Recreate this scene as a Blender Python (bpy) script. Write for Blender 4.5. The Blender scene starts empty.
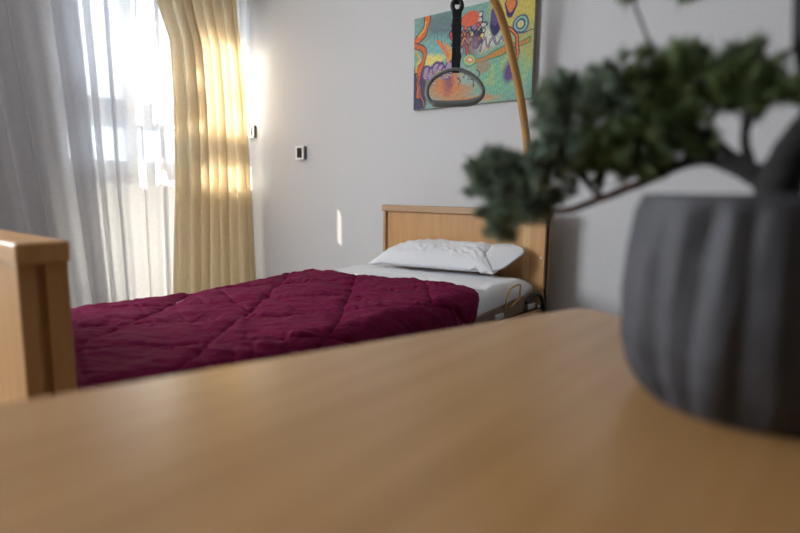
import bpy, bmesh, math, random
import numpy as np
from mathutils import Vector, Matrix, noise

S = bpy.context.scene
COL = S.collection
PI = math.pi

# ------------------------------------------------------------------ camera
CAM_FSTOP = 1.7
cam_d = bpy.data.cameras.new('camera')
cam = bpy.data.objects.new('camera', cam_d)
COL.objects.link(cam)
yaw, pitch, roll = map(math.radians, (39.5, 7.8, .65))
F = Vector((-math.sin(yaw)*math.cos(pitch), math.cos(yaw)*math.cos(pitch), -math.sin(pitch)))
R0 = Vector((math.cos(yaw), math.sin(yaw), 0)); U0 = R0.cross(F)
Rr = R0*math.cos(roll) + U0*math.sin(roll); Ur = U0*math.cos(roll) - R0*math.sin(roll)
M = Matrix((Rr, Ur, -F)).transposed().to_4x4()
M.translation = Vector((0, 0, 1.0))
cam.matrix_world = M
cam_d.sensor_width = 36; cam_d.lens = 555/800*36
cam_d.clip_start = .02
cam_d.dof.use_dof = True
cam_d.dof.focus_distance = 2.35
cam_d.dof.aperture_fstop = CAM_FSTOP
S.camera = cam

# ------------------------------------------------------------------ light
W = bpy.data.worlds.new('daylight'); S.world = W; W.use_nodes = True
bg = W.node_tree.nodes['Background']
bg.inputs['Color'].default_value = (.80, .90, 1.0, 1)
bg.inputs['Strength'].default_value = 3.7

SUN_K, SUN_T = .07, .85            # sideways drift and fall per metre travelled into the room
sd = bpy.data.lights.new('sun', 'SUN'); so = bpy.data.objects.new('sun', sd); COL.objects.link(so)
so.rotation_euler = Vector((1, SUN_K, -SUN_T)).to_track_quat('-Z', 'Y').to_euler()
so.location = (-6, 0, 4)
sd.energy = 54; sd.color = (1, .90, .72); sd.angle = math.radians(.12)

def area(name, loc, direction, sx, sy, power, color):
    d = bpy.data.lights.new(name, 'AREA'); o = bpy.data.objects.new(name, d); COL.objects.link(o)
    d.shape = 'RECTANGLE'; d.size = sx; d.size_y = sy; d.energy = power; d.color = color
    o.location = loc; o.rotation_euler = Vector(direction).to_track_quat('-Z', 'Y').to_euler()
    return o
# fill light added in a made-up window (same wall, behind the camera's left shoulder)
area('fill_added_window', (-3.52, -.8, 1.65), (1, .35, -.25), 1.3, 1.3, 125, (.93, .96, 1.0))

S.view_settings.view_transform = 'Standard'
S.view_settings.look = 'None'
S.view_settings.exposure = 0
S.view_settings.gamma = 1
S.view_settings.use_curve_mapping = False

# ------------------------------------------------------------------ helpers
def mat(name, col, rough=.6, metal=0, spec=.5, **k):
    m = bpy.data.materials.new(name); m.use_nodes = True
    b = m.node_tree.nodes['Principled BSDF']
    b.inputs['Base Color'].default_value = (*col, 1)
    b.inputs['Roughness'].default_value = rough
    b.inputs['Metallic'].default_value = metal
    b.inputs['Specular IOR Level'].default_value = spec
    for a, v in k.items(): b.inputs[a.replace('_', ' ')].default_value = v
    return m

def noise_mat(name, c1, c2, scale=(8, 8, 8), rough=.6, bump=0., detail=4, nscale=1., spec=.5, bdist=.002, lo=.35, hi=.65, **k):
    m = mat(name, c1, rough, spec=spec, **k); nt = m.node_tree; N = nt.nodes; L = nt.links
    b = N['Principled BSDF']
    tc = N.new('ShaderNodeTexCoord'); mp = N.new('ShaderNodeMapping'); mp.inputs['Scale'].default_value = scale
    nz = N.new('ShaderNodeTexNoise'); nz.inputs['Scale'].default_value = nscale; nz.inputs['Detail'].default_value = detail
    rp = N.new('ShaderNodeValToRGB')
    rp.color_ramp.elements[0].position = lo; rp.color_ramp.elements[0].color = (*c1, 1)
    rp.color_ramp.elements[1].position = hi; rp.color_ramp.elements[1].color = (*c2, 1)
    L.new(tc.outputs['Object'], mp.inputs['Vector']); L.new(mp.outputs['Vector'], nz.inputs['Vector'])
    L.new(nz.outputs['Fac'], rp.inputs['Fac']); L.new(rp.outputs['Color'], b.inputs['Base Color'])
    if bump:
        bp = N.new('ShaderNodeBump'); bp.inputs['Strength'].default_value = bump; bp.inputs['Distance'].default_value = bdist
        L.new(nz.outputs['Fac'], bp.inputs['Height']); L.new(bp.outputs['Normal'], b.inputs['Normal'])
    return m

def cloth_mat(name, col, transparent, translucent, weave=900.):
    m = bpy.data.materials.new(name); m.use_nodes = True; nt = m.node_tree; N = nt.nodes; L = nt.links
    N.remove(N['Principled BSDF'])
    out = N['Material Output']
    d = N.new('ShaderNodeBsdfDiffuse'); t = N.new('ShaderNodeBsdfTranslucent'); x = N.new('ShaderNodeBsdfTransparent')
    tc = N.new('ShaderNodeTexCoord'); nz = N.new('ShaderNodeTexNoise'); mp = N.new('ShaderNodeMapping')
    mp.inputs['Scale'].default_value = (1, 1, 1.0)
    nz.inputs['Scale'].default_value = 60; nz.inputs['Detail'].default_value = 3
    L.new(tc.outputs['Object'], mp.inputs['Vector']); L.new(mp.outputs['Vector'], nz.inputs['Vector'])
    rp = N.new('ShaderNodeValToRGB')
    rp.color_ramp.elements[0].position = .3; rp.color_ramp.elements[0].color = (*[c*.93 for c in col], 1)
    rp.color_ramp.elements[1].position = .7; rp.color_ramp.elements[1].color = (*col, 1)
    L.new(nz.outputs['Fac'], rp.inputs['Fac'])
    L.new(rp.outputs['Color'], d.inputs['Color']); L.new(rp.outputs['Color'], t.inputs['Color'])
    x.inputs['Color'].default_value = (1, 1, 1, 1)
    m1 = N.new('ShaderNodeMixShader'); m1.inputs[0].default_value = translucent
    L.new(d.outputs[0], m1.inputs[1]); L.new(t.outputs[0], m1.inputs[2])
    m2 = N.new('ShaderNodeMixShader'); m2.inputs[0].default_value = transparent
    L.new(m1.outputs[0], m2.inputs[1]); L.new(x.outputs[0], m2.inputs[2])
    L.new(m2.outputs[0], out.inputs['Surface'])
    return m

def link(name, me, m=None, parent=None, smooth=False):
    o = bpy.data.objects.new(name, me); COL.objects.link(o)
    if m: me.materials.append(m)
    if parent: o.parent = parent
    if smooth:
        me.polygons.foreach_set('use_smooth', [True]*len(me.polygons)); me.update()
    return o

def from_bm(name, bm, m, parent=None, smooth=False, bevel=0, seg=2, angle=.6):
    me = bpy.data.meshes.new(name); bmesh.ops.recalc_face_normals(bm, faces=bm.faces[:]); bm.to_mesh(me); bm.free()
    o = link(name, me, m, parent, smooth)
    if bevel:
        b = o.modifiers.new('bevel', 'BEVEL'); b.width = bevel; b.segments = seg; b.limit_method = 'ANGLE'; b.angle_limit = angle
        b.harden_normals = False
    return o

def box_in(bm, a, b):
    x0, y0, z0 = a; x1, y1, z1 = b
    v = [bm.verts.new(p) for p in ((x0,y0,z0),(x1,y0,z0),(x1,y1,z0),(x0,y1,z0),(x0,y0,z1),(x1,y0,z1),(x1,y1,z1),(x0,y1,z1))]
    for f in ((0,3,2,1),(4,5,6,7),(0,1,5,4),(1,2,6,5),(2,3,7,6),(3,0,4,7)): bm.faces.new([v[i] for i in f])

def box(name, a, b, m, parent=None, bevel=0, **k):
    bm = bmesh.new(); box_in(bm, a, b); return from_bm(name, bm, m, parent, bevel=bevel, **k)

def boxes(name, lst, m, parent=None, bevel=0):
    bm = bmesh.new()
    for a, b in lst: box_in(bm, a, b)
    return from_bm(name, bm, m, parent, bevel=bevel)

def spline(pts, n):
    """Catmull-Rom through pts (tuples of any length)"""
    P = [np.array(p, float) for p in pts]; P = [2*P[0]-P[1]] + P + [2*P[-1]-P[-2]]
    out = []
    segs = len(P)-3
    for i in range(segs):
        a, b, c, d = P[i:i+4]
        for k in range(n):
            t = k/n
            out.append(.5*((2*b)+(-a+c)*t+(2*a-5*b+4*c-d)*t*t+(-a+3*b-3*c+d)*t**3))
    out.append(P[-2]); return out

def tube_bm(bm, path, radii, seg=12, closed=False, flat=1., up=None):
    path = [Vector(p) for p in path]; n = len(path)
    if not hasattr(radii, '__len__'): radii = [radii]*n
    rings = []; prev = None
    for i, p in enumerate(path):
        if closed: t = path[(i+1) % n]-path[i-1]
        else: t = path[min(i+1, n-1)]-path[max(i-1, 0)]
        t.normalize()
        if prev is None:
            u = Vector(up) if up else (Vector((0, 0, 1)) if abs(t.z) < .9 else Vector((1, 0, 0)))
        else: u = prev
        u = (u - t*u.dot(t)).normalized(); prev = u
        w = t.cross(u)
        rings.append([bm.verts.new(p + (u*math.cos(a)+w*math.sin(a)*flat)*radii[i]) for a in [2*PI*k/seg for k in range(seg)]])
    m = n if closed else n-1
    for i in range(m):
        A, B = rings[i], rings[(i+1) % n]
        for k in range(seg):
            bm.faces.new((A[k], A[(k+1) % seg], B[(k+1) % seg], B[k]))
    if not closed:
        bm.faces.new(rings[0][::-1]); bm.faces.new(rings[-1])

def tube(name, path, r, m, parent=None, seg=12, closed=False, flat=1., up=None):
    bm = bmesh.new(); tube_bm(bm, path, r, seg, closed, flat, up); return from_bm(name, bm, m, parent, smooth=True)

def grid_mesh(name, fn, nu, nv, m, parent=None, closed_u=False, smooth=True):
    V = [fn(i/(nu if closed_u else nu-1), j/(nv-1)) for j in range(nv) for i in range(nu)]
    Fc = []
    for j in range(nv-1):
        for i in range(nu if closed_u else nu-1):
            i2 = (i+1) % nu
            Fc.append((j*nu+i, j*nu+i2, (j+1)*nu+i2, (j+1)*nu+i))
    me = bpy.data.meshes.new(name); me.from_pydata(V, [], Fc); me.update()
    return link(name, me, m, parent, smooth)

def sstep(a, b, x):
    t = min(1, max(0, (x-a)/(b-a))); return t*t*(3-2*t)
def nz(x, y, z=0): return noise.noise(Vector((x, y, z)))
def tag(o, label=None, cat=None, group=None, kind=None):
    if label: o['label'] = label
    if cat: o['category'] = cat
    if group: o['group'] = group
    if kind: o['kind'] = kind
    return o
def empty(name, loc=(0, 0, 0), label=None, cat=None, group=None):
    o = bpy.data.objects.new(name, None); COL.objects.link(o); o.location = loc; o.empty_display_size = .1
    return tag(o, label, cat, group)
def struct(o): o['kind'] = 'structure'; return o
def rebase(root, loc):
    """put the thing's Empty at its base, keeping every part where it stands"""
    loc = Vector(loc); root.location = loc
    for ch in root.children: ch.location = ch.location - loc

# ------------------------------------------------------------------ materials
m_wall = noise_mat('wall_paint', (.635, .638, .652), (.675, .678, .692), (1, 1, 1), .85, bump=.08, nscale=120, detail=3, bdist=.0006)
m_ceil = mat('ceiling_paint', (.75, .75, .74), .9)
m_floor = noise_mat('floor_vinyl', (.16, .13, .10), (.20, .16, .125), (1, 1, 1), .45, nscale=14)
m_base = mat('baseboard_paint', (.6, .58, .54), .5)
m_frame = mat('window_frame_paint', (.62, .65, .72), .4)
m_glass = bpy.data.materials.new('window_glass'); m_glass.use_nodes = True
_n = m_glass.node_tree.nodes; _n.remove(_n['Principled BSDF'])
_t = _n.new('ShaderNodeBsdfTransparent'); _g = _n.new('ShaderNodeBsdfGlossy'); _g.inputs['Roughness'].default_value = .02
_f = _n.new('ShaderNodeFresnel'); _f.inputs['IOR'].default_value = 1.3; _m = _n.new('ShaderNodeMixShader')
_l = m_glass.node_tree.links
_l.new(_f.outputs[0], _m.inputs[0]); _l.new(_t.outputs[0], _m.inputs[1]); _l.new(_g.outputs[0], _m.inputs[2]); _l.new(_m.outputs[0], _n['Material Output'].inputs['Surface'])
m_concrete = noise_mat('balcony_render', (.5, .49, .47), (.58, .57, .54), (1, 1, 1), .9, nscale=6)
m_sheer = cloth_mat('sheer_voile', (.88, .88, .90), .14, .70)
m_cream = cloth_mat('cream_curtain_cloth', (.73, .61, .41), .02, .50)

def beech(name, along, c1, c2, rough=.42, spec=.4):
    sc = {'x': (1.2, 26, 26), 'y': (26, 1.2, 26), 'z': (26, 26, 1.2)}[along]
    m = noise_mat(name, c1, c2, sc, rough, bump=.03, nscale=1.6, detail=6, spec=spec, lo=.3, hi=.7, bdist=.001)
    return m
B1, B2 = (.52, .275, .105), (.62, .35, .145)
m_beech_z = beech('beech_upright_grain', 'z', B1, B2)
m_beech_x = beech('beech_cross_grain', 'x', B1, B2)
m_beech_y = beech('beech_long_grain', 'y', (.44, .25, .115), (.54, .32, .15))
m_beech_dark = beech('beech_edge_band', 'x', (.42, .26, .14), (.50, .32, .18))
m_beech_pale = beech('beech_pale_stile', 'z', (.60, .38, .17), (.68, .45, .21))
m_table = beech('beech_table_top', 'y', (.44, .235, .088), (.52, .29, .115), rough=.27, spec=.5)
m_black = mat('black_plastic', (.012, .012, .013), .5)
m_blackweb = noise_mat('black_webbing', (.008, .008, .009), (.016, .016, .018), (1, 1, 1), .8, nscale=400, bump=.3)
m_steel = mat('brushed_steel', (.55, .54, .52), .35, 1)
m_brass = mat('gilt_lacquered_steel', (.50, .30, .10), .4, .3)
m_pole = noise_mat('ochre_lacquered_tube', (.50, .255, .07), (.54, .28, .085), (3, 3, 3), .38, nscale=3)
m_brownsteel = mat('brown_steel_frame', (.16, .095, .05), .45, .2)
m_bar = mat('light_brown_steel', (.17, .10, .055), .45, .1)
m_grip = mat('grey_grip_plastic', (.20, .21, .20), .42)
m_quilt = noise_mat('burgundy_quilt_cloth', (.135, .003, .038), (.165, .004, .046), (1, 1, 1), .78, nscale=260, bump=.25, spec=.12, bdist=.0008,
                    Sheen_Weight=0, Sheen_Roughness=.45, Sheen_Tint=(.75, .25, .4, 1))
m_sheet = noise_mat('white_bed_linen', (.78, .79, .82), (.82, .83, .85), (1, 1, 1), .85, nscale=300, bump=.1, spec=.2, bdist=.0004)
m_pillow = noise_mat('white_pillow_cotton', (.78, .79, .82), (.83, .84, .86), (1, 1, 1), .85, nscale=300, bump=.1, spec=.2, bdist=.0004)
m_mattress = noise_mat('mattress_ticking', (.60, .60, .61), (.66, .66, .67), (1, 1, 1), .8, nscale=60)
m_pot = noise_mat('charcoal_concrete', (.045, .046, .055), (.062, .063, .074), (1, 1, 1), .7, nscale=40, bump=.2)
m_soil = noise_mat('dark_potting_soil', (.015, .012, .01), (.04, .03, .022), (1, 1, 1), .95, nscale=90, bump=.8)
m_bark = noise_mat('dark_bonsai_bark', (.007, .006, .007), (.020, .016, .016), (1, 1, 1), .85, nscale=70, bump=.6)
m_bark2 = noise_mat('reddish_twig_bark', (.055, .022, .014), (.10, .045, .03), (1, 1, 1), .8, nscale=90, bump=.4)
m_leafA = noise_mat('juniper_green', (.045, .080, .028), (.20, .27, .10), (1, 1, 1), .55, nscale=45)
m_leafB = noise_mat('juniper_blue_green', (.085, .130, .100), (.30, .39, .28), (1, 1, 1), .55, nscale=45)
m_swgrey = mat('switch_frame_white', (.90, .90, .88), .4)
m_swblk = mat('switch_face_dark', (.010, .011, .02), .25)
m_swside = mat('switch_housing_shaded', (.10, .095, .11), .5)  # dark tone stands in for shade on the housing's side
m_tree = noise_mat('garden_foliage', (.03, .08, .02), (.08, .16, .05), (1, 1, 1), .7, nscale=3)

# ------------------------------------------------------------------ room
XL, XR, YB, YF, H = -3.5, 2.0, 2.5, -2.2, 2.65
T = .25
def wall_with_holes(name, holes, z0=0, z1=H):
    """the window wall (x from XL-T to XL) as blocks around its openings; holes: (y0,y1,z0,z1)"""
    bm = bmesh.new(); ys = [YF-T] + [v for h in holes for v in h[:2]] + [YB+T]
    for i in range(0, len(ys), 2):
        box_in(bm, (XL-T, ys[i], z0), (XL, ys[i+1], z1))
    for h in holes:
        box_in(bm, (XL-T, h[0], z0), (XL, h[1], h[2])); box_in(bm, (XL-T, h[0], h[3]), (XL, h[1], z1))
    bmesh.ops.remove_doubles(bm, verts=bm.verts[:], dist=1e-5)
    return struct(from_bm(name, bm, m_wall))
W1 = (1.26, 2.436, .12, 2.28); W2 = (-1.5, -.1, 1.02, 2.28)
wall_with_holes('wall_left', [W2, W1])
struct(box('wall_back', (XL, YB, 0), (XR+T, YB+T, H), m_wall))
m_wall_lowbounce = noise_mat('wall_low_bounce', (.13, .115, .10), (.15, .13, .11), (1, 1, 1), .85, nscale=3)  # unseen walls darkened to cut bounced light in the room
struct(box('wall_right', (XR, YF-T, 0), (XR+T, YB, H), m_wall_lowbounce))
struct(box('wall_front', (XL, YF-T, 0), (XR, YF, H), m_wall_lowbounce))
struct(box('floor', (XL-T, YF-T, -.1), (XR+T, YB+T, 0), m_floor))
struct(box('ceiling', (XL-T, YF-T, H), (XR+T, YB+T, H+.1), m_ceil))
struct(box('baseboard_back', (XL+.012, YB-.012, 0), (XR, YB, .08), m_base, bevel=.003))
struct(box('baseboard_left', (XL, YF, 0), (XL+.012, YB, .08), m_base, bevel=.003))

m_backlight = bpy.data.materials.new('sheer_backlight_panel'); m_backlight.use_nodes = True  # translucent panel added below the rail to backlight the lower sheer
_n = m_backlight.node_tree.nodes; _n.remove(_n['Principled BSDF']); _l = m_backlight.node_tree.links
_t = _n.new('ShaderNodeBsdfTranslucent'); _t.inputs['Color'].default_value = (.50, .50, .50, 1); _d = _n.new('ShaderNodeBsdfDiffuse'); _d.inputs['Color'].default_value = (.6, .6, .6, 1)
_m = _n.new('ShaderNodeMixShader'); _m.inputs[0].default_value = .6
_l.new(_d.outputs[0], _m.inputs[1]); _l.new(_t.outputs[0], _m.inputs[2]); _l.new(_m.outputs[0], _n['Material Output'].inputs['Surface'])
def window(name, w, mull, transom, zrail, edge):
    y0, y1, z0, z1 = w; xa, xb = XL-.17, XL-.11
    e = struct(empty(name, (xa, (y0+y1)/2, z0)))
    t = .055
    l = [((xa, y0, zrail-.12), (xb, y1, zrail)), ((xa, y0, z1-t), (xb, y1, z1)),
         ((xa, y0, zrail), (xb, y0+t, z1-t)), ((xa, y1-edge, zrail), (xb, y1, z1-t))]
    if mull: l.append(((xa+.001, mull-.035, zrail), (xb-.001, mull+.035, z1-t)))
    if transom: l.append(((xa+.002, y0+t, transom[0]), (xb-.002, y1-edge, transom[1])))
    if z0 < zrail-.2:
        l += [((xa, y0, z0), (xb, y1, z0+.06)), ((xa, y0, z0+.06), (xb, y0+t, zrail-.12)), ((xa, y1-edge, z0+.06), (xb, y1, zrail-.12))]
        box('sheer_backlight_panel', (XL-.145, y0+.01, z0+.03), (XL-.141, y1-edge, zrail-.10), m_backlight, e)
    boxes('window_frame', l, m_frame, e)
    box('window_glass', (XL-.145, y0+.01, zrail-.02), (XL-.140, y1-.002, z1-.01), m_glass, e)
    rebase(e, e.location)
    return e
window('window_1', W1, 1.69, (1.37, 1.54), 1.165, .004)
window('fill_window', W2, -.8, None, 1.15, .05)  # unseen window, added as the opening for the fill light

# balcony above (its edge cuts the sun) and an added floating screen blocking it
struct(box('trim_1', (-4.03, -2.4, 2.50), (XL-T, 3.2, 2.65), m_concrete))
struct(box('sun_blocker', (-5.1, -2.4, 2.3), (-5.02, 1.52, 3.9), m_concrete))

# tree in the garden: its crown breaks the sun up
def garden_tree():
    e = empty('garden_tree', (0, 0, 0), 'leafy garden tree outside beyond the balcony', 'tree')
    rnd = random.Random(4); V, Fc = [], []
    def leafball(cx, cy, cz, R, n, L):
        for _ in range(n):
            d = Vector((rnd.gauss(0, 1), rnd.gauss(0, 1), rnd.gauss(0, 1))).normalized()*R*rnd.random()**.4
            p = Vector((cx, cy, cz))+d; a = Vector((rnd.gauss(0, 1), rnd.gauss(0, 1), rnd.gauss(0, 1))).normalized(); b = a.orthogonal().normalized(); c = a.cross(b)*.004
            i = len(V); V.extend([tuple(p-a*L), tuple(p+b*L*.45), tuple(p+a*L), tuple(p-b*L*.45), tuple(p+c)])
            Fc.extend([(i, i+1, i+4), (i+1, i+2, i+4), (i+2, i+3, i+4), (i+3, i, i+4)])
    leafball(-7.0, 1.68, 4.6, .14, 700, .03); leafball(-7.0, 1.66, 4.2, .13, 600, .03); leafball(-7.0, 1.66, 4.95, .16, 700, .03)
    for _ in range(26): leafball(-7.0+rnd.uniform(-.5, .5), rnd.uniform(1.66, 2.35), rnd.uniform(3.9, 5.3), .07, 20, .024)
    leafball(-7.6, 2.3, 7.2, .9, 2500, .05); leafball(-7.8, 1.2, 7.4, .9, 2500, .05)
    me = bpy.data.meshes.new('leaves'); me.from_pydata(V, [], Fc); me.update(); link('leaves', me, m_tree, e)
    tube('trunk', [(-8, 1.6, 0), (-7.9, 1.6, 2.5), (-7.9, 1.0, 4.2), (-7.7, 1.1, 7.0)], [.14, .11, .09, .07, ], m_bark, e)
    rebase(e, (-8, 1.6, 0))
garden_tree()

# ------------------------------------------------------------------ curtains
rail = empty('curtain_rail', (0, 0, 0), 'white double curtain rail fixed above the window', 'curtain rail')
for x in (-3.42, -3.355): tube('rail_track', [(x, .6, 2.5), (x, 2.49, 2.5)], .011, m_swgrey, rail, seg=8)
for y in (.7, 1.6, 2.4): box('rail_bracket', (XL, y, 2.512), (-3.35, y+.03, 2.528), m_swgrey, rail)
rebase(rail, (-3.45, 1.5, 2.5))

SP = [(.60, 0.)]
for c, w in ((.82, .05), (.93, .07), (1.04, .035), (1.15, .06), (1.345, .125), (1.435, .03), (1.515, .026), (1.66, .012), (1.80, .03), (2.0, .04), (2.2, .04)):
    SP += [(c+w/2-.004, -.002), (c+w/2, .000), (c+w/2-.002, .003), (c-w/2+.002, .005), (c-w/2, .008), (c-w/2+.004, .010), (c+w/2+.006, .004)]
SP.append((2.40, 0.))
SPL = [0.]
for (a_, b_), (c_, d_) in zip(SP, SP[1:]): SPL.append(SPL[-1]+math.hypot(c_-a_, d_-b_))
def sheer_path(u):
    d = u*SPL[-1]
    for i in range(len(SP)-1):
        if d <= SPL[i+1]+1e-9:
            f = (d-SPL[i])/(SPL[i+1]-SPL[i]); return SP[i][0]+(SP[i+1][0]-SP[i][0])*f, SP[i][1]+(SP[i+1][1]-SP[i][1])*f
    return SP[-1]
def sheer(u, v):
    z = .03 + v*2.455
    # gathers run slanting on the left, plumb at the right
    y, dx = sheer_path(u)
    lean = -.26*sstep(1.72, .95, y)*(v-.25)
    x = -3.432 + .018*math.sin(y*31+2.6*nz(y*4, 1.3)) + .006*math.sin(y*73+1.1+.7*v) + .002*math.sin(z*9+y*30) + dx*1.6
    return (min(max(x, XL+.014), -3.398), min(y+lean+.004*nz(y*9, z*1.5), 2.40), z)
o = grid_mesh('sheer_curtain', sheer, 900, 40, m_sheer)
tag(o, 'translucent white sheer curtain hanging full height across the window', 'curtain')
HEM = ((.03, 2.449), (1.0, 2.4400), (1.56, 2.4400), (1.66, 2.446), (2.49, 2.47))
m_hem = cloth_mat('sheer_hem_voile', (.86, .87, .90), 0, .55)
def hem_strip(u, v):
    z = .03 + v*2.455
    return (-3.405-.006*u+.004*math.sin(u*7), 2.372+(interp(HEM, z)-2.372)*u, z)
def interp(tab, z):
    for (a, p), (b, q) in zip(tab, tab[1:]):
        if z <= b: return p + (q-p)*(z-a)/(b-a)
    return tab[-1][1]
grid_mesh('hem', hem_strip, 10, 120, m_hem, o)

EDGE = ((.03, 2.435), (.34, 2.430), (1.28, 2.400), (1.61, 2.384), (2.25, 2.328), (2.49, 2.31))
LEFT = ((.03, 1.77), (.34, 1.778), (1.0, 1.825), (1.55, 1.833), (1.90, 1.823), (2.11, 1.752), (2.49, 1.65))
def interp(tab, z):
    for (a, p), (b, q) in zip(tab, tab[1:]):
        if z <= b: return p + (q-p)*(z-a)/(b-a)
    return tab[-1][1]
def cream(u, v):
    z = .03 + v*2.46
    y0, y1 = interp(LEFT, z), interp(EDGE, z)
    ph = 2*PI*8.2*u + 1.6*nz(u*5, .3) + .5*nz(u*3, z*.9)
    dep = .042*(.75+.4*nz(u*6, 8.8)) * (1-.25*sstep(1.5, .3, z))
    edge = min(1, (1-u)*14)
    x = -3.358 + edge*(dep*math.sin(ph) + .008*math.sin(2*ph+.8)) - (1-edge)*.012
    y = y0 + (y1-y0)*(u + edge*min(1, u*20)*.012*math.cos(ph))
    return (x, y, z)
o = grid_mesh('cream_curtain', cream, 420, 70, m_cream)
tag(o, 'cream and gold curtain gathered at the right of the window', 'curtain')

# ------------------------------------------------------------------ switches on the headboard wall
def switch(loc, label):
    e = empty('wall_switch', (0, 0, 0), label, 'switch', 'wall switches')
    box('housing', (-.034, -.022, -.040), (.036, 0, .040), m_swside, e, bevel=.003)
    bm = bmesh.new()
    for a, b in (((-.036, -.030, -.042), (-.024, -.022, .042)), ((.022, -.030, -.042), (.034, -.022, .042)),
                 ((-.024, -.030, .031), (.022, -.022, .042)), ((-.024, -.030, -.042), (.022, -.022, -.031))): box_in(bm, a, b)
    from_bm('frame', bm, m_swgrey, e)
    box('rocker', (-.024, -.029, -.031), (.022, -.022, .031), m_swblk, e, bevel=.002)
    e.location = loc; e.scale = (1.12, 1, 1.06)
    return e
switch((-2.915, YB, 1.241), 'small square black and white switch alone on the open wall')
switch((-3.455, YB, 1.408), 'small dark switch at the edge of the cream curtain')

# ------------------------------------------------------------------ painting
def painting():
    w, h, x0, z1, yf = .706, .478, -1.953, 1.917, 2.470
    nu, nv = 400, 270
    u, v = np.meshgrid(np.linspace(0, 1, nu), np.linspace(0, 1, nv))   # v from the top
    rng = np.random.RandomState(5)
    def fld(sc, seed):
        r = np.random.RandomState(seed); out = np.zeros_like(u)
        for k in range(7):
            a = r.uniform(0, 2*PI); f = sc*r.uniform(.6, 1.7); out += np.sin(2*PI*f*(u*1.5*math.cos(a)+v*math.sin(a))+r.uniform(0, 6.28))
        return out/3.2
    wu, wv = u+.009*fld(4, 1), v+.011*fld(4, 2)
    C = np.zeros((nv, nu, 3))
    C[:] = (.22, .42, .36)
    def mix(mask, col, a=1.):
        mk = np.clip(mask, 0, 1)[..., None]*a; C[:] = C*(1-mk)+np.array(col)*mk
    def ell(cx, cy, rx, ry, ang=0, soft=.15):
        dx, dy = (wu-cx)*1.5, wv-cy; c, s = math.cos(ang), math.sin(ang)
        d = np.hypot((dx*c+dy*s)/(rx*1.5), (-dx*s+dy*c)/ry); return np.clip((1-d)/soft, 0, 1), d
    def stroke(pts, wd, col, edge=(.04, .02, .06), ew=.010):
        P = spline(pts, 10); D = np.full(u.shape, 9.)
        for a, b in zip(P, P[1:]):
            ax, ay = a[0]*1.5, a[1]; bx, by = b[0]*1.5, b[1]; px, py = wu*1.5, wv
            L2 = (bx-ax)**2+(by-ay)**2+1e-9; t = np.clip(((px-ax)*(bx-ax)+(py-ay)*(by-ay))/L2, 0, 1)
            D = np.minimum(D, np.hypot(px-ax-t*(bx-ax), py-ay-t*(by-ay)))
        if edge: mix((wd+ew-D)/.004, edge)
        if col: mix((wd-D)/.005, col)
    g = fld(5, 3)
    mix(ell(.90, .12, .28, .34, soft=.5)[0], (.62, .52, .12))
    mix(ell(.93, .50, .20, .30, soft=.5)[0], (.45, .45, .16))
    mix(ell(.25, .12, .22, .2, soft=.6)[0], (.16, .24, .25))
    mix(ell(.22, .38, .16, .2, soft=.6)[0], (.22, .48, .46))
    mix(ell(.16, .48, .16, .08, soft=.5)[0], (.80, .70, .22))
    mix(ell(.60, .36, .22, .14, soft=.5)[0], (.62, .66, .52))
    mix(ell(.76, .74, .30, .26, soft=.6)[0], (.22, .50, .32))
    mix((g > .35)*ell(.8, .7, .35, .35, soft=.6)[0], (.45, .55, .20), .5)
    mix(ell(.83, .72, .06, .15, soft=.6)[0], (.13, .07, .22))
    mix(ell(.33, .78, .26, .22, .1, .6)[0], (.66, .25, .09))
    mix(ell(.32, .74, .06, .2, 0, .7)[0], (.36, .12, .14))
    mix(ell(.50, .72, .12, .10, soft=.6)[0], (.35, .48, .40))
    mix(ell(.03, .82, .12, .32, .1, .3)[0], (.07, .06, .13))
    mix(ell(.5, .95, .3, .05, soft=.6)[0], (.65, .25, .08))
    # ground band rising to the right
    stroke([(.50, .58), (.70, .53), (.97, .44)], .022, (.60, .26, .06), (.10, .26, .14), .012)
    # flame shapes at the left
    stroke([(.02, .24), (.08, .20), (.115, .10), (.125, 0)], .032, (.75, .18, .05))
    stroke([(.05, .21), (.09, .15), (.11, .05)], .012, (.85, .50, .10), None)
    stroke([(.0, .28), (.08, .34), (.10, .45), (.04, .62), (.05, .85)], .028, (.66, .16, .05))
    stroke([(.02, .35), (.05, .45), (.02, .60)], .012, (.80, .50, .10), None)
    stroke([(.02, .62), (.06, .78), (.10, .98)], .010, (.50, .20, .10))
    # scalloped mound
    for k in range(6):
        cx = .12+.045*k; mix(ell(cx, .60+.03*math.sin(k*2), .045, .085)[0], (.10, .05, .20)); mix(ell(cx, .61+.03*math.sin(k*2), .036, .066)[0], (.42, .30, .44))
    for k in range(16):
        a, b = .12+.24*rng.rand(), .60+.16*rng.rand()
        stroke([(a, b), (a+.02, b-.02), (a+.045, b)], .006, (.82, .74, .20), (.15, .05, .25), .006)
    # orange tongues
    stroke([(.22, .30), (.28, .38), (.32, .50)], .022, (.80, .22, .07), None)
    stroke([(.30, .34), (.33, .42), (.33, .52)], .020, (.82, .34, .08), None)
    for k in range(7):
        a = .16+.03*k; stroke([(a, .14+.01*k), (a+.03, .20), (a+.035, .34)], .0012, None, (.06, .10, .16), .003)
    # busy cluster, top centre
    for k in range(60):
        a, b = .36+.26*rng.rand(), .10+.30*rng.rand(); r = .018+.02*rng.rand()
        col = [(.72, .12, .08), (.78, .32, .10), (.62, .64, .58), (.12, .10, .26), (.70, .60, .22), (.30, .20, .34)][rng.randint(6)]
        mix(ell(a, b, r, r*1.3)[0], (.05, .03, .10)); mix(ell(a, b, r*.7, r*.9)[0], col)
    mix(ell(.50, .13, .09, .09)[0], (.72, .14, .07))
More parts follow.
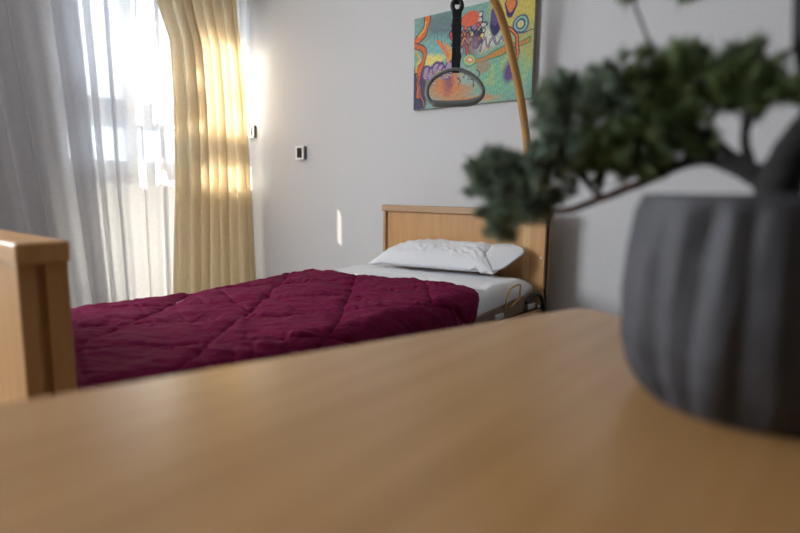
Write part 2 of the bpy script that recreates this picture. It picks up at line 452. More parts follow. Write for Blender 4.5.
    for k in range(22):
        a, b = .36+.24*rng.rand(), .25+.18*rng.rand(); stroke([(a, b), (a+.005, b+.05)], .002, None, (.03, .03, .06), .004)
    for k in range(7):
        a = .42+.03*k; stroke([(a, .28), (a+.015, .25), (a+.03, .28), (a+.015, .30), (a, .28)], .001, None, (.02, .02, .05), .006)
    # dark lobe with orange companion
    mix(ell(.71, .21, .055, .14, .1)[0], (.04, .03, .12)); mix(ell(.70, .18, .03, .08)[0], (.10, .08, .25))
    mix(ell(.82, .10, .05, .10)[0], (.05, .03, .14)); mix(ell(.82, .08, .036, .07)[0], (.75, .24, .06))
    # curls and arc at the right
    for r, c in ((.065, (.06, .08, .2)), (.052, (.30, .55, .50)), (.038, (.05, .08, .2)), (.026, (.6, .6, .25))): mix(ell(.90, .28, r, r*1.35)[0], c)
    stroke([(.76, .26), (.85, .34), (.885, .50), (.875, .66)], .012, (.75, .22, .08))
    stroke([(.79, .34), (.84, .46), (.85, .58)], .006, (.35, .55, .55))
    stroke([(.88, .34), (.93, .36), (1.0, .36)], .002, None, (.05, .08, .12), .005)
    # zigzag
    stroke([(.59, .46), (.635, .35), (.66, .45), (.70, .34), (.72, .44), (.76, .36), (.78, .42)], .007, (.40, .32, .46), (.08, .05, .16), .006)
    stroke([(.60, .50), (.64, .44), (.67, .50)], .007, (.68, .20, .12), None)
    # concentric disc with crest
    mix(ell(.51, .40, .10, .14, soft=.5)[0], (.26, .16, .20), .8)
    stroke([(.43, .38), (.46, .31), (.50, .38)], .012, (.78, .30, .12)); stroke([(.47, .40), (.50, .50)], .012, (.75, .16, .06))
    for r, c in ((.050, (.10, .28, .18)), (.042, (.42, .62, .28)), (.026, (.80, .30, .12)), (.012, (.82, .74, .66))): mix(ell(.50, .55, r, r*1.5)[0], c)
    mix(ell(.62, .62, .06, .09)[0], (.40, .24, .16), .7)
    # small dark ticks in the lower middle
    for a, b in ((.44, .62), (.40, .70), (.57, .66), (.52, .74), (.48, .66)):
        stroke([(a, b), (a+.03, b+.03), (a+.02, b+.08)], .002, (.55, .60, .55), (.06, .06, .12), .007)
    C *= (1+.10*fld(40, 9)+.10*fld(23, 11))[..., None]
    C += (rng.rand(nv, nu, 1)-.5)*.05
    C = np.clip(C, .01, .95)
    e = empty('canvas_painting', (0, 0, 0), 'colourful unframed abstract canvas painting on the wall above the bed', 'painting')
    V = np.stack([x0+u*w, np.full_like(u, yf), z1-v*h], -1).reshape(-1, 3)
    i = (np.arange(nv-1)[:, None]*nu+np.arange(nu-1)).reshape(-1)
    Fc = np.stack([i, i+nu, i+nu+1, i+1], -1)
    me = bpy.data.meshes.new('painted_face'); me.from_pydata(V.tolist(), [], Fc.tolist()); me.update()
    ca = me.color_attributes.new('paint', 'FLOAT_COLOR', 'POINT')
    ca.data.foreach_set('color', np.concatenate([C.reshape(-1, 3), np.ones((nu*nv, 1))], 1).astype(np.float32).ravel())
    m = mat('painted_canvas', (.5, .5, .5), .6, spec=.3); at = m.node_tree.nodes.new('ShaderNodeAttribute'); at.attribute_name = 'paint'
    m.node_tree.links.new(at.outputs['Color'], m.node_tree.nodes['Principled BSDF'].inputs['Base Color'])
    link('painted_face', me, m, e)
    box('canvas_edge', (x0, yf+.0008, z1-h), (x0+w, YB-.001, z1), mat('canvas_side', (.40, .39, .30), .8), e)
    rebase(e, (x0+w/2, YB, z1-h))
painting()

# ------------------------------------------------------------------ bed
X0, X1 = -2.07, -1.07
bed = empty('care_bed', (0, 0, 0), 'beech care bed with panelled headboard and footboard under the burgundy quilt', 'bed')
# headboard
HX = X1-.012
hb = box('headboard', (X0+.022, 2.368, .30), (HX-.118, 2.398, .885), m_beech_z, bed)
box('stile', (HX-.118, 2.356, .30), (HX-.080, 2.404, .885), m_beech_pale, hb, bevel=.004)
bm = bmesh.new(); box_in(bm, (HX-.080, 2.352, .09), (HX-.006, 2.368, .885)); box_in(bm, (HX-.080, 2.394, .09), (HX-.006, 2.406, .885)); box_in(bm, (HX-.080, 2.362, .09), (HX-.022, 2.40, .885))
hbp = from_bm('post', bm, m_beech_z, hb, bevel=.003)
bm = bmesh.new(); box_in(bm, (X0+.004, 2.352, .09), (X0+.022, 2.384, .885)); box_in(bm, (X0+.004, 2.390, .09), (X0+.022, 2.406, .885)); box_in(bm, (X0+.014, 2.38, .09), (X0+.022, 2.40, .885))
from_bm('post', bm, m_beech_dark, hb, bevel=.003)
box('cap_rail', (X0-.004, 2.346, .885), (HX+.002, 2.410, .92), m_beech_dark, hb, bevel=.005)
box('groove_strip', (HX-.0225, 2.3685, .30), (HX-.008, 2.3935, .88), m_black, hb)
bm = bmesh.new(); bmesh.ops.create_cone(bm, cap_ends=True, segments=16, radius1=.007, radius2=.006, depth=.004)
bmesh.ops.transform(bm, matrix=Matrix.Translation((X1-.034, 2.3505, .702)) @ Matrix.Rotation(PI/2, 4, 'X'), verts=bm.verts)
from_bm('screw', bm, m_steel, hb, smooth=False)
# footboard
fb = box('footboard', (X0+.022, .318, .24), (X1-.060, .360, .868), m_beech_z, bed)
for xa, xb, s in ((X1-.100, X1-.026, 1), (X0+.026, X0+.100, -1)):
    bm = bmesh.new(); box_in(bm, (xa, .306, .09), (xb, .334, .868)); box_in(bm, (xa, .348, .09), (xb, .386, .868))
    box_in(bm, (xa+(0 if s > 0 else .016), .33, .09), (xb-(.016 if s > 0 else 0), .35, .868))
    from_bm('post', bm, m_beech_z, fb, bevel=.003)
box('cap_rail', (X0-.002, .298, .868), (X1+.002, .382, .906), m_beech_x, fb, bevel=.005)
# rails, platform
def side(s):
    x = X1-.006 if s > 0 else X0+.006
    r = box('side_rail', (min(x, x-s*.022), .380, .335), (max(x, x-s*.022), 2.350, .475), m_beech_y, bed, bevel=.004)
    a, b = x-s*.022, x-s*.052
    box('steel_rail', (min(a, b), .380, .450), (max(a, b), 2.350, .484), m_brownsteel, r, bevel=.003)
    bm = bmesh.new(); box_in(bm, (x-s*.022-(.012 if s > 0 else 0), 1.55, .462), (x-s*.022+(0 if s > 0 else .012), 2.33, .500))
    for v in bm.verts:
        v.co.z += (v.co.y-1.55)*.075*(v.co.z > .48)
        v.co.z += 0
    from_bm('backrest_bar', bm, m_bar, r, bevel=.003)
side(1); side(-1)
boxes('platform', [((X0+.06, .45+.155*k, .462), (X1-.06, .45+.155*k+.10, .476)) for k in range(12)] + [((X0+.06, .40, .43), (X0+.10, 2.33, .462)), ((X1-.10, .40, .43), (X1-.06, 2.33, .462))], m_brownsteel, bed)
# mattress retainer hoops and bits at the rail
for yy in (2.03, ):
    tube('mattress_retainer', spline([(X1-.022, 2.013, .520), (X1-.022, 2.018, .556), (X1-.022, 2.043, .596), (X1-.022, 2.058, .603), (X1-.022, 2.118, .609), (X1-.022, 2.136, .600), (X1-.022, 2.134, .570), (X1-.022, 2.130, .548), (X1-.022, 2.045, .520)], 3), .0042, m_brass, bed, seg=8)
for a, b in (((X1-.040, 2.20, .485), (X1-.012, 2.27, .510)), ((X1-.050, 1.93, .485), (X1-.020, 2.00, .506)), ((X1-.034, 2.285, .478), (X1-.004, 2.348, .498))):
    box('rail_bracket', a, b, m_steel, bed, bevel=.004)
tube('control_cable', spline([(X1-.028, 2.20, .515), (X1-.018, 2.26, .545), (X1-.004, 2.30, .535), (X1+.004, 2.325, .48), (X1+.004, 2.33, .38), (X1-.01, 2.31, .25), (X1-.06, 2.2, .2)], 6), .009, m_black, bed, seg=10)
tube('mains_lead', spline([(HX-.004, 2.362, .56), (HX+.002, 2.370, .50), (HX+.003, 2.372, .40), (HX+.002, 2.37, .1), (HX-.02, 2.36, .05)], 6), .005, m_black, bed, seg=8)
for x in (X0+.045, X1-.045):
    for y in (.340, 2.390):
        bm = bmesh.new(); bmesh.ops.create_cone(bm, cap_ends=True, segments=24, radius1=.045, radius2=.045, depth=.028)
        bmesh.ops.transform(bm, matrix=Matrix.Translation((x, y, .045)) @ Matrix.Rotation(PI/2, 4, 'Y'), verts=bm.verts)
        box_in(bm, (x-.018, y-.02, .06), (x+.018, y+.02, .095))
        from_bm('castor', bm, m_black, bed, bevel=.003)
rebase(bed, (-1.57, 1.37, 0))

# ------------------------------------------------------------------ mattress
def pillow_box(u, v, lo, hi, r):
    pass
MX0, MX1, MY0, MY1, MZ0, MZ1 = -1.955, -1.135, .43, 2.335, .476, .596
bm = bmesh.new(); box_in(bm, (MX0, MY0, MZ0), (MX1, MY1, MZ1))
bmesh.ops.bevel(bm, geom=bm.edges[:], offset=.045, segments=5, affect='EDGES', profile=.6)
mt = from_bm('mattress', bm, m_mattress, smooth=True)
tag(mt, 'grey-white covered mattress lying on the bed frame, seen under the sheet', 'mattress')

# ------------------------------------------------------------------ bedding
def section(s, top, xl, xr, drop, r):
    """arc-length cross-section: s 0..1 from the left hem over the top to the right hem -> x, z, normal"""
    Ltop = (xr-xl)-2*r; q = PI*r/2; L = 2*drop+2*q+Ltop; d = s*L
    if d < drop: return xl, top-r-drop+d, (-1, 0)
    d -= drop
    if d < q: a = d/r; return xl+r-r*math.cos(a), top-r+r*math.sin(a), (-math.cos(a), math.sin(a))
    d -= q
    if d < Ltop: return xl+r+d, top, (0, 1)
    d -= Ltop
    if d < q: a = d/r; return xr-r+r*math.sin(a), top-r+r*math.cos(a), (math.sin(a), math.cos(a))
    d -= q
    return xr, top-r-d, (1, 0)

def wr(x, y, sc, seed): return noise.fractal(Vector((x*sc, y*sc, seed)), 1., 2., 4)

def sheet_fn(s, t):
    x, z, n = section(s, .603+.010*sstep(.55, .8, t), -2.014, -1.112, .085, .050)
    y0 = 1.66; y1 = 2.11 + .02*math.sin(x*6) - .03*sstep(-1.2, -1.1, x)
    if n[0] > .5: y1 -= .03*n[0]*(1-(z-.48)/.1)
    y = y0+(y1-y0)*t
    h = .004*wr(x+z, y, 9, 1.) + .0025*wr(x+z, y, 30, 2.)
    h += .006*n[0]**2*abs(nz(y*14, 2))
    h += .010*sstep(.97, 1., t)*0
    return (x+n[0]*h, y, max(z+n[1]*h, .478))
o = grid_mesh('white_sheet', sheet_fn, 200, 120, m_sheet)
tag(o, 'white top sheet folded over at the head end of the burgundy quilt', 'sheet')
sm = o.modifiers.new('t', 'SOLIDIFY'); sm.thickness = .002; sm.offset = 1

def fitted_fn(s, t):
    # fitted undersheet at the head of the mattress with a rounded, pulled corner
    y = 1.9 + (2.345-1.9)*t
    rr = .05+.03*sstep(2.2, 2.34, y)
    x, z, n = section(s, .6085-.012*sstep(2.25, 2.345, y)*1, -2.018, -1.118-.02*sstep(2.22, 2.345, y), .070-.0*t, rr)
    h = .003*wr(x+z, y, 12, 5.) + .004*abs(nz(y*22+z*18, 3))*n[0]**2
    zz = z+n[1]*h
    if n[0] > .3: zz += .055*sstep(2.06, 2.34, y)*n[0]*max(0, (.60-z)/.1)
    return (x+n[0]*h, y, max(zz, .478))
o = grid_mesh('fitted_sheet', fitted_fn, 160, 70, m_sheet)
tag(o, 'white fitted sheet gathered round the mattress corner under the pillow', 'sheet')
sm = o.modifiers.new('t', 'SOLIDIFY'); sm.thickness = .0015; sm.offset = 1

def tri(v, per, off):
    f = (v-off)/per; k = math.floor(f); return min(f-k, 1-(f-k))*per   # distance to the nearest line
def hem_y(x, z):
    # the quilt's head-end edge
    y = interp(((-2.06, 1.77), (-1.96, 1.785), (-1.77, 1.80), (-1.45, 1.885), (-1.25, 1.895), (-1.14, 1.86), (-1.09, 1.825), (-1.0, 1.80)), x)
    return y
def quilt_fn(s, t):
    x, z, n = section(s, .628, -2.030+.050*math.sin(PI*min(1, max(0, t)))**2, -1.088, .095, .068)
    # unrolled sideways coordinate, so that the stitching runs on down the sides
    xs = x + (0 if n[1] > .99 else (n[0])*(.628-z)*.8)
    ye = hem_y(x, z)
    if n[0] > .5: ye -= .045*(1-(z-.47)/.11)*n[0]
    y = .392+(ye-.392)*t
    wx, wy = xs+.010*nz(xs*5, y*5, 1), y+.010*nz(xs*5, y*5, 7)
    a = .76*wx+.65*wy; b = .87*wx-.5*wy
    da, db = tri(a, .30, -.15), tri(b, .275, -1.455)
    da, db = da, db
    d = min(da, db)
    puff = .010*(1-math.exp(-da/.012))*(1-math.exp(-db/.012))
    near = math.exp(-d/.05)
    # tension creases that start at the seams and run across them
    if da < db: cr = nz((b)*34, a*6, 3)
    else: cr = nz(a*34, b*6, 4)
    cr = abs(cr)
    h = puff - .012 - .0045*near*cr*2.2 + .004*nz(xs*3.2, y*2.6, 9) + .006*wr(xs*1.1+y*.5, y*.9-xs*.5, 7, 4.)+.0015*wr(xs, y, 26, 8.) - .016*math.sin(PI*min(1, t*1.1))*max(0, n[1])
    k = abs(nz(xs*2.1+y*.7, y*9+xs*2.5, 12.)); h -= .006*math.exp(-k/.06)*(.4+.6*sstep(-.3, .3, nz(xs*4, y*4, 5)))
    p_, q_ = .77*xs+.64*y, -.64*xs+.77*y
    rg = 1-abs(nz(p_*3.2+.6*nz(p_*6, q_*6, 2), q_*17, 3.3))*2.6; h += .0058*max(0, rg)*(.4+.6*near)
    rg = 1-abs(nz(p_*6, q_*34, 7.3))*2.4; h += .0024*max(0, rg)
    e = min(1, (1-t)*26); ee = math.sqrt(max(0, 1-(1-e)**2)); h = h*ee - (1-ee)*.020
    e0 = min(1, t*40); h *= e0
    zz = z+n[1]*h
    # foot end slumps a little
    return (x+n[0]*h, y, max(zz, .470))
o = grid_mesh('burgundy_quilt', quilt_fn, 300, 420, m_quilt)
tag(o, 'burgundy quilt with diamond stitching spread over the bed', 'quilt')
# ------------------------------------------------------------------ pillow
def pillow_thing():
    e = empty('pillow', (0, 0, 0), 'plump white pillow lying against the headboard', 'pillow')
    cx, cy = -1.565, 2.215
    a, b = .315, .115
    def fn(u, v, side):
        # u across the bed -1..1, v along the bed -1..1
        q = (max(0, 1-abs(u)**(3.2 if u < 0 else 5.5))*max(0, 1-abs(v)**2.6))
        th = q**.48
        pinch = 1-.10*(abs(u)**2)*(abs(v)**2)*0
        x = cx + a*u*(1-.04*(1-abs(v)**2)*abs(u)); y = cy + b*v*(1-.06*(1-abs(u)**2)*abs(v))+.075*u*(1-(.5+.5*v)*.8)
        if side > 0:
            h = .088*th*(1+.10*v)
            h += th*(.011*wr(u*1.1, v*.5, 1.5, 1.) + .007*wr(u*1.6+.5*v, v*.7, 3.6, 3.))
            cr = abs(nz(u*9+v*2.5, v*1.6, 6.)); h -= .009*math.exp(-cr/.06)*sstep(-.1, .6, -v)*th
            z = .652+h
        else: z = .652-.030*th
        # lean up on the headboard
        lean = .5+.5*v
        z += .042*lean*lean
        # tapering corners rest on the sheet
        z -= .018*sstep(.75, 1, abs(u))*(1-.3*lean)
        return (x, y, z)
    n, m = 110, 70
    V, Fc = [], []
    def idx(i, j, s): return s*n*m+j*n+i
    for s in (1, -1):
        for j in range(m):
            for i in range(n):
                uu = math.sin((i/(n-1)-.5)*PI); vv = math.sin((j/(m-1)-.5)*PI)
                V.append(fn(uu, vv, s))
    for s in (0, 1):
        for j in range(m-1):
            for i in range(n-1):
                q = (idx(i, j, s), idx(i+1, j, s), idx(i+1, j+1, s), idx(i, j+1, s)); Fc.append(q if s == 0 else q[::-1])
    me = bpy.data.meshes.new('pillow_body'); me.from_pydata(V, [], Fc); me.update()
    o = link('pillow_body', me, m_pillow, e, True)
    bmx = bmesh.new(); bmx.from_mesh(me); bmesh.ops.remove_doubles(bmx, verts=bmx.verts[:], dist=.0004); bmx.to_mesh(me); bmx.free()
    # loose open end of the pillowcase at the right, and a small ear at the left
    A = ((-1.335, 2.300, .745), (-1.315, 2.255, .735), (-1.318, 2.205, .700), (-1.335, 2.160, .662), (-1.350, 2.135, .640))
    B = ((-1.175, 2.305, .742), (-1.160, 2.290, .728), (-1.185, 2.250, .690), (-1.235, 2.200, .655), (-1.300, 2.150, .632))
    SA, SB = spline(A, 8), spline(B, 8)
    def flap(dz):
        def fn(u, v):
            i = u*(len(SA)-1); k = min(int(i), len(SA)-2); f = i-k
            a_, b_ = SA[k]*(1-f)+SA[k+1]*f, SB[k]*(1-f)+SB[k+1]*f
            p = a_*(1-v)+b_*v
            return (p[0], p[1]+.010*math.sin(PI*v)*dz, p[2]+dz*.016*math.sin(PI*min(1, v*.9+.1))+.004*math.sin(u*13+v*2)*v)
        return fn
    h = grid_mesh('pillowcase_end', flap(1), 50, 18, m_pillow, e)
    sm = h.modifiers.new('t', 'SOLIDIFY'); sm.thickness = .010; sm.offset = -1
    def ear(u, v):
        w = .11*(1-v*.75)
        y = cy-.070+(u-.5)*1.0*w; x = cx-.285-.075*v
        return (x, y, .652-.012*v+.020*math.sin(PI*u)*(1-v)+.003*math.sin(u*16))
    h = grid_mesh('pillowcase_corner', ear, 24, 12, m_pillow, e)
    sm = h.modifiers.new('t', 'SOLIDIFY'); sm.thickness = .004
    rebase(e, (cx, cy, .62))
pillow_thing()

# ------------------------------------------------------------------ lifting pole and its handle
DIRP = Vector((-.5, -.866, 0)); PB = Vector((-1.215, 2.462, 0))
def pp(s, z): return PB + DIRP*s + Vector((0, 0, z))
pole = empty('lifting_pole', (0, 0, 0), 'ochre tubular bed lifting pole rising behind the headboard and arching over the bed', 'pole')
path = spline([pp(0, .12), pp(0, .5), pp(.002, .9), pp(.020, 1.055), pp(.048, 1.254), pp(.095, 1.462), pp(.156, 1.654), pp(.197, 1.756), pp(.240, 1.835), pp(.31, 1.925), pp(.41, 1.985), pp(.52, 2.01), pp(.58, 2.012)], 8)
tube('pole_tube', path, .0185, m_pole, pole, seg=20)
bm = bmesh.new(); bmesh.ops.create_uvsphere(bm, u_segments=16, v_segments=10, radius=.0195); bmesh.ops.translate(bm, verts=bm.verts, vec=pp(.582, 2.012)); from_bm('end_cap', bm, m_black, pole, smooth=True)
box('socket', (PB.x-.03, PB.y-.026, .10), (PB.x+.03, PB.y+.032, .45), m_brownsteel, pole, bevel=.004)
boxes('floor_foot', [((PB.x-.03, PB.y-.026, 0), (PB.x+.03, PB.y+.032, .10))], m_black, pole)
rebase(pole, (PB.x, PB.y, 0))

hd = empty('grab_handle', (0, 0, 0), 'grey looped grab handle hanging on a black strap in front of the painting', 'handle')
C0 = Vector((-1.422, 2.092, 1.452))
ax = Vector((.79, .61, 0)).normalized(); az = Vector((0, 0, 1))
k = 2.42/555
pts = [(-31, 8), (-30, 0), (-25, -8), (-14, -15), (-2, -18.5), (8, -17), (20, -11), (28, -2), (30, 6), (26, 12.5), (16, 16.5), (2, 17.5), (-10, 18), (-22, 17.5), (-28, 14)]
P = spline(pts+[pts[0]], 6)[:-1]
wdt = []
loop = []
for p in P:
    loop.append(C0 + ax*(p[0]*k*.92) + az*(-(p[1]-0)*k*.92))
    wdt.append(.0090+.0055*max(0, p[1]/17)*(1 if abs(p[0]) < 24 else .3)+.002*max(0, p[0]/30))
tube('grip_loop', loop, wdt, m_grip, hd, seg=14, closed=True, up=(.61, -.79, 0))
def ribbon(name, pts, w, th, m, parent):
    bm = bmesh.new(); prev = None
    for q in pts:
        c, ww = Vector(q[:3]), q[3] if len(q) > 3 else w
        nrm = ax.cross(az)
        r = [bm.verts.new(c+ax*ww/2+nrm*th/2), bm.verts.new(c-ax*ww/2+nrm*th/2), bm.verts.new(c-ax*ww/2-nrm*th/2), bm.verts.new(c+ax*ww/2-nrm*th/2)]
        if prev:
            for i in range(4): bm.faces.new((prev[i], prev[(i+1) % 4], r[(i+1) % 4], r[i]))
        else: bm.faces.new(r[::-1])
        prev = r
    bm.faces.new(prev); return from_bm(name, bm, m, parent, bevel=.001)
top = C0.z
sp = [(C0.x, C0.y, 1.512, .032), (C0.x, C0.y, 1.545, .038), (C0.x, C0.y, 1.60, .036), (C0.x, C0.y, 1.66, .036), (C0.x, C0.y, 1.70, .042), (C0.x, C0.y, 1.735, .034), (C0.x, C0.y, 1.77, .044)]
st = ribbon('strap', sp, .03, .010, m_blackweb, hd)
# loose tail, buckles
ribbon('strap_tail', [(C0.x+.016*ax.x, C0.y+.016*ax.y-.01, 1.545, .014), (C0.x+.020*ax.x, C0.y+.020*ax.y-.01, 1.58, .020), (C0.x+.014*ax.x, C0.y+.014*ax.y-.01, 1.61, .014)], .02, .012, m_blackweb, hd)
def loop_ring(name, c, rx, rz, r):
    c = Vector(c); tube(name, [c+ax*(rx*math.cos(t))+az*(rz*math.sin(t)) for t in [2*PI*i/28 for i in range(28)]], r, m_black, hd, seg=8, closed=True, up=(.61, -.79, 0))
loop_ring('strap_buckle', (C0.x, C0.y, 1.79), .020, .024, .010)
loop_ring('strap_buckle', (C0.x, C0.y, 1.728), .016, .012, .006)
ribbon('strap_upper', [(C0.x, C0.y, 1.795, .022), (C0.x, C0.y, 1.86, .026), (C0.x, C0.y, 1.955, .026)], .026, .006, m_blackweb, hd)
cc = pp(.41, 1.985)
tube('strap_loop', [cc+ax*(.0235*math.cos(t))+az*(.0235*math.sin(t))-Vector((0, 0, .001)) for t in [2*PI*i/28 for i in range(28)]], .004, m_blackweb, hd, seg=8, closed=True, up=(.61, -.79, 0), flat=1)
rebase(hd, C0)

# ------------------------------------------------------------------ table in the foreground
tb = empty('side_table', (0, 0, 0), 'beech table with a rounded corner filling the foreground under the potted bonsai', 'table')
e1 = Vector((-.279, -.960, 0)).normalized(); e2 = Vector((.960, -.279, 0)).normalized()
K = Vector((-.367, .948, 0))
def tabletop():
    bm = bmesh.new(); L_, W_ = 1.45, .80; r = .035
    cs = [(0, 0), (W_, 0), (W_, L_), (0, L_)]
    out = []
    for i, (cu, cv) in enumerate(cs):
        su = 1 if cu == 0 else -1; sv = 1 if cv == 0 else -1
        c = (cu+su*r, cv+sv*r); a0 = {0: PI, 1: 1.5*PI, 2: 0, 3: .5*PI}[i]
        for k in range(9):
            a = a0+k*PI/16; out.append((c[0]+r*math.cos(a), c[1]+r*math.sin(a)))
    vt = [bm.verts.new((K+e2*u+e1*v)+Vector((0, 0, .80))) for u, v in out]
    vb = [bm.verts.new((K+e2*u+e1*v)+Vector((0, 0, .772))) for u, v in out]
    bm.faces.new(vt); bm.faces.new(vb[::-1])
    for i in range(len(vt)): j = (i+1) % len(vt); bm.faces.new((vt[i], vb[i], vb[j], vt[j]))
    return from_bm('table_top', bm, m_table, tb, bevel=.004, seg=3)
tabletop()
def obox(name, u0, u1, v0, v1, z0, z1, m):
    bm = bmesh.new(); box_in(bm, (u0, v0, z0), (u1, v1, z1))
    for v in bm.verts: v.co = K+e2*v.co.x+e1*v.co.y+Vector((0, 0, v.co.z))
    return from_bm(name, bm, m, tb, bevel=.003)
for u in (.05, .70):
    for v in (.05, 1.35): obox('leg', u, u+.05, v, v+.05, 0, .772, m_beech_z)
obox('apron', .06, .74, .06, .08, .70, .772, m_beech_x); obox('apron', .06, .74, 1.37, 1.39, .70, .772, m_beech_x)
obox('apron', .06, .08, .10, 1.35, .70, .772, m_beech_y); obox('apron', .72, .74, .10, 1.35, .70, .772, m_beech_y)
rebase(tb, K+e2*.4+e1*.7)

# ------------------------------------------------------------------ potted bonsai
bo = empty('potted_bonsai', (0, 0, 0), 'bonsai juniper in a pleated charcoal pot on the beech table', 'potted plant')
PC = Vector((-.072, .625, .80))
prof = [(.0, .090), (.006, .095), (.03, .109), (.06, .117), (.10, .1185), (.14, .115), (.17, .1105), (.192, .107), (.197, .1055)]
def pot(u, v):
    z = v*.197; r = interp(prof, z); th = u*2*PI
    n = 16
    def tw(x): return 2*abs((x/(2*PI)) % 1-.5)
    # elongated pleats that lean one way, then the other
    q = z/.197
    f1 = tw(n*th+2.0*math.sin(th*3)+1.5*q*math.sin(th*5+1)); f2 = tw(n*th*.5-3.4*q+1.7)
    fade = sstep(0, .012, z)*sstep(.197, .180, z)
    r += fade*(.0065*(f1-.5)+.0050*(f2-.5)) - .002*fade*sstep(.55, 1, f1)*sstep(.5, 1, f2)
    return (PC.x+r*math.cos(th), PC.y+r*math.sin(th), PC.z+z)
o = grid_mesh('pot', pot, 408, 40, m_pot, bo, closed_u=True)
bm = bmesh.new(); bm.from_mesh(o.data)
bmesh.ops.remove_doubles(bm, verts=bm.verts[:], dist=1e-6)
bm.to_mesh(o.data); bm.free()
def potin(u, v):
    th = u*2*PI
    tab = [(0, .1055, .197), (.15, .103, .1995), (.3, .099, .1985), (.45, .097, .193), (1, .095, .170)]
    for (a, r0, z0), (b, r1, z1) in zip(tab, tab[1:]):
        if v <= b+1e-9: q = (v-a)/(b-a); r = r0+(r1-r0)*q; z = z0+(z1-z0)*q; break
    return (PC.x+r*math.cos(th), PC.y+r*math.sin(th), PC.z+z)
grid_mesh('pot_rim', potin, 96, 14, m_pot, bo, closed_u=True)
bm = bmesh.new(); bmesh.ops.create_circle(bm, cap_ends=True, segments=64, radius=.0965); bmesh.ops.translate(bm, verts=bm.verts, vec=PC+Vector((0, 0, .176))); from_bm('soil', bm, m_soil, bo)
bm = bmesh.new(); bmesh.ops.create_circle(bm, cap_ends=True, segments=64, radius=.0902); bmesh.ops.translate(bm, verts=bm.verts, vec=PC+Vector((0, 0, .0005))); from_bm('pot_base', bm, m_pot, bo)

def limb(name, pts, radii, m):
    n = 8; P = spline([(*p, r) for p, r in zip(pts, radii)], n)
    P = [np.array((q[0]+.0012*nz(i*.7, 1), q[1]+.0012*nz(i*.7, 5), q[2]+.0012*nz(i*.7, 9), q[3]*(1+.12*nz(i*.9, 3)))) for i, q in enumerate(P)]
    return tube(name, [q[:3] for q in P], [max(.0008, q[3]) for q in P], m, bo, seg=10)
TR = [(-.058, .652, .965), (-.064, .657, 1.010), (-.052, .673, 1.050), (-.036, .690, 1.085), (-.050, .691, 1.15), (-.058, .694, 1.23), (-.062, .70, 1.32)]
limb('trunk', TR, [.024, .020, .019, .019, .018, .016, .012], m_bark)
BR = [(-.065, .66, 1.005), (-.088, .666, 1.018), (-.109, .67, 1.029), (-.144, .675, 1.036), (-.197, .674, 1.012), (-.244, .67, .992), (-.285, .665, .977), (-.328, .66, .982), (-.37, .654, .995)]
limb('branch', BR[:5], [.011, .009, .0075, .006, .0052], m_bark)
limb('branch', BR[4:], [.0052, .0045, .0042, .0032, .0015], m_bark2)
limb('branch', [(-.067, .662, 1.014), (-.102, .67, 1.035), (-.137, .676, 1.063), (-.172, .681, 1.092), (-.197, .683, 1.111)], [.008, .006, .005, .0035, .0015], m_bark)
limb('branch', [(-.089, .667, 1.023), (-.098, .671, 1.055), (-.099, .674, 1.09), (-.094, .675, 1.11)], [.006, .0045, .003, .0015], m_bark)
limb('branch', [(-.062, .70, 1.30), (-.10, .695, 1.295), (-.166, .692, 1.275), (-.233, .695, 1.270)], [.006, .004, .003, .002], m_bark)
limb('branch', [(-.044, .693, 1.08), (-.055, .68, 1.092), (-.066, .669, 1.10)], [.004, .003, .0015], m_bark)
PADS = [((-0.376, 0.656, 1.022), 0.045, 0.032, 1),((-0.325, 0.664, 1.015), 0.041, 0.038, 1),((-0.37, 0.65, 0.962), 0.019, 0.027, 1),((-0.341, 0.658, 0.985), 0.034, 0.027, 1),
 ((-0.302, 0.677, 1.104), 0.030, 0.040, 1),((-0.287, 0.672, 1.052), 0.037, 0.032, 1),((-0.24, 0.683, 1.112), 0.04, 0.036, 1),((-0.242, 0.676, 1.051), 0.038, 0.031, 0),
 ((-0.194, 0.685, 1.124), 0.032, 0.036, 0),((-0.166, 0.685, 1.130), 0.024, 0.029, 0),((-0.194, 0.68, 1.071), 0.039, 0.032, 0),((-0.155, 0.679, 1.085), 0.020, 0.026, 0),
 ((-0.109, 0.678, 1.125), 0.027, 0.025, 0),((-0.124, 0.679, 1.105), 0.018, 0.022, 0),((-0.088, 0.673, 1.106), 0.014, 0.022, 0),((-0.14, 0.675, 1.047), 0.020, 0.010, 0),
 ((-0.166, 0.692, 1.222), 0.011, 0.012, 0),((-0.233, 0.695, 1.238), 0.016, 0.010, 0),((-0.065, 0.667, 1.098), 0.012, 0.010, 0),((-0.201, 0.676, 1.032), 0.03, 0.012, 0)]
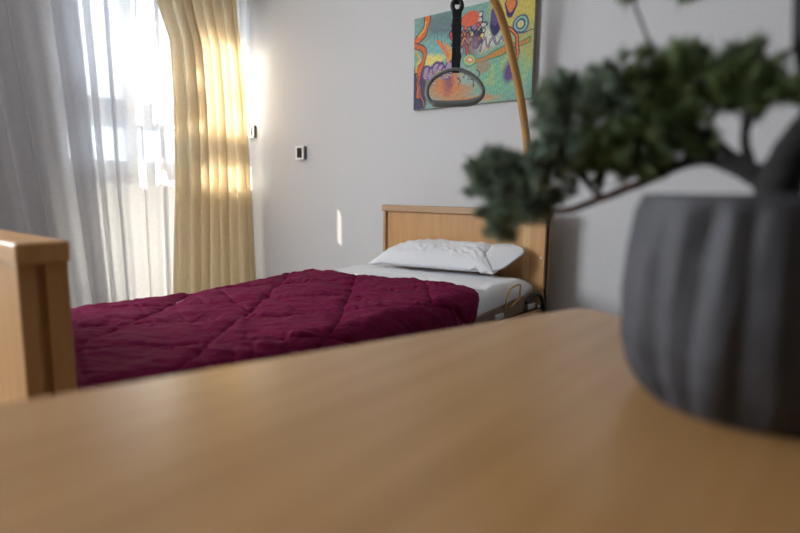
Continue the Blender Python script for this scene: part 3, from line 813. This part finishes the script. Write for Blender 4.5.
def foliage(c, rx, rz, kind, seed):
    rnd = random.Random(seed); V, Fc = [], []; TW = bmesh.new()
    c = Vector(c); ry = min(rx, rz)*.9+.006
    # nearest point of the branch work feeds the pad
    nb = min((Vector(p) for p in BR+TR[1:]+[(-.137, .676, 1.063), (-.172, .681, 1.092), (-.102, .67, 1.035), (-.098, .671, 1.055)]), key=lambda p: (p-c).length)
    ntuft = max(14, int(95*(rx*rz)/(.04*.035)))
    for k in range(ntuft):
        d = Vector((rnd.gauss(0, 1), rnd.gauss(0, 1), rnd.gauss(0, 1))).normalized()*(rnd.random()**.5)*rnd.choice((.9, 1, 1, 1.25))
        p = c+Vector((d.x*rx, d.y*ry, d.z*rz))
        base = c+(p-c)*.25+Vector((0, 0, -rz*.35))
        if k % 3 == 0: tube_bm(TW, [nb, nb.lerp(base, .6)+Vector((0, 0, .003)), base, p], [.0014, .0011, .0009, .0004], 4)
        else: tube_bm(TW, [base, base.lerp(p, .5), p], [.0008, .0006, .0003], 3)
        ax_ = (p-base).normalized() if (p-base).length > 1e-4 else Vector((0, 0, 1))
        for q in range(46):
            dr = (ax_*.7+Vector((rnd.gauss(0, .6), rnd.gauss(0, .6), rnd.gauss(0, .6)))).normalized()
            L = rnd.uniform(.007, .017); w = rnd.uniform(.0009, .0016)
            b0 = p+Vector((rnd.gauss(0, .0032), rnd.gauss(0, .0032), rnd.gauss(0, .0032)))
            s1 = dr.orthogonal().normalized()*w; s2 = dr.cross(s1)
            i = len(V)
            V += [tuple(b0+s1), tuple(b0-s1*.5+s2*.87), tuple(b0-s1*.5-s2*.87), tuple(b0+dr*L)]
            Fc += [(i, i+1, i+3), (i+1, i+2, i+3), (i+2, i, i+3)]
    me = bpy.data.meshes.new('foliage_pad'); me.from_pydata(V, [], Fc); me.update()
    o = link('foliage_pad', me, m_leafB if kind else m_leafA, bo)
    from_bm('twigs', TW, m_bark, o)
for i, (c, rx, rz, kd) in enumerate(PADS): foliage(c, rx, rz, kd, 100+i)
rebase(bo, PC)
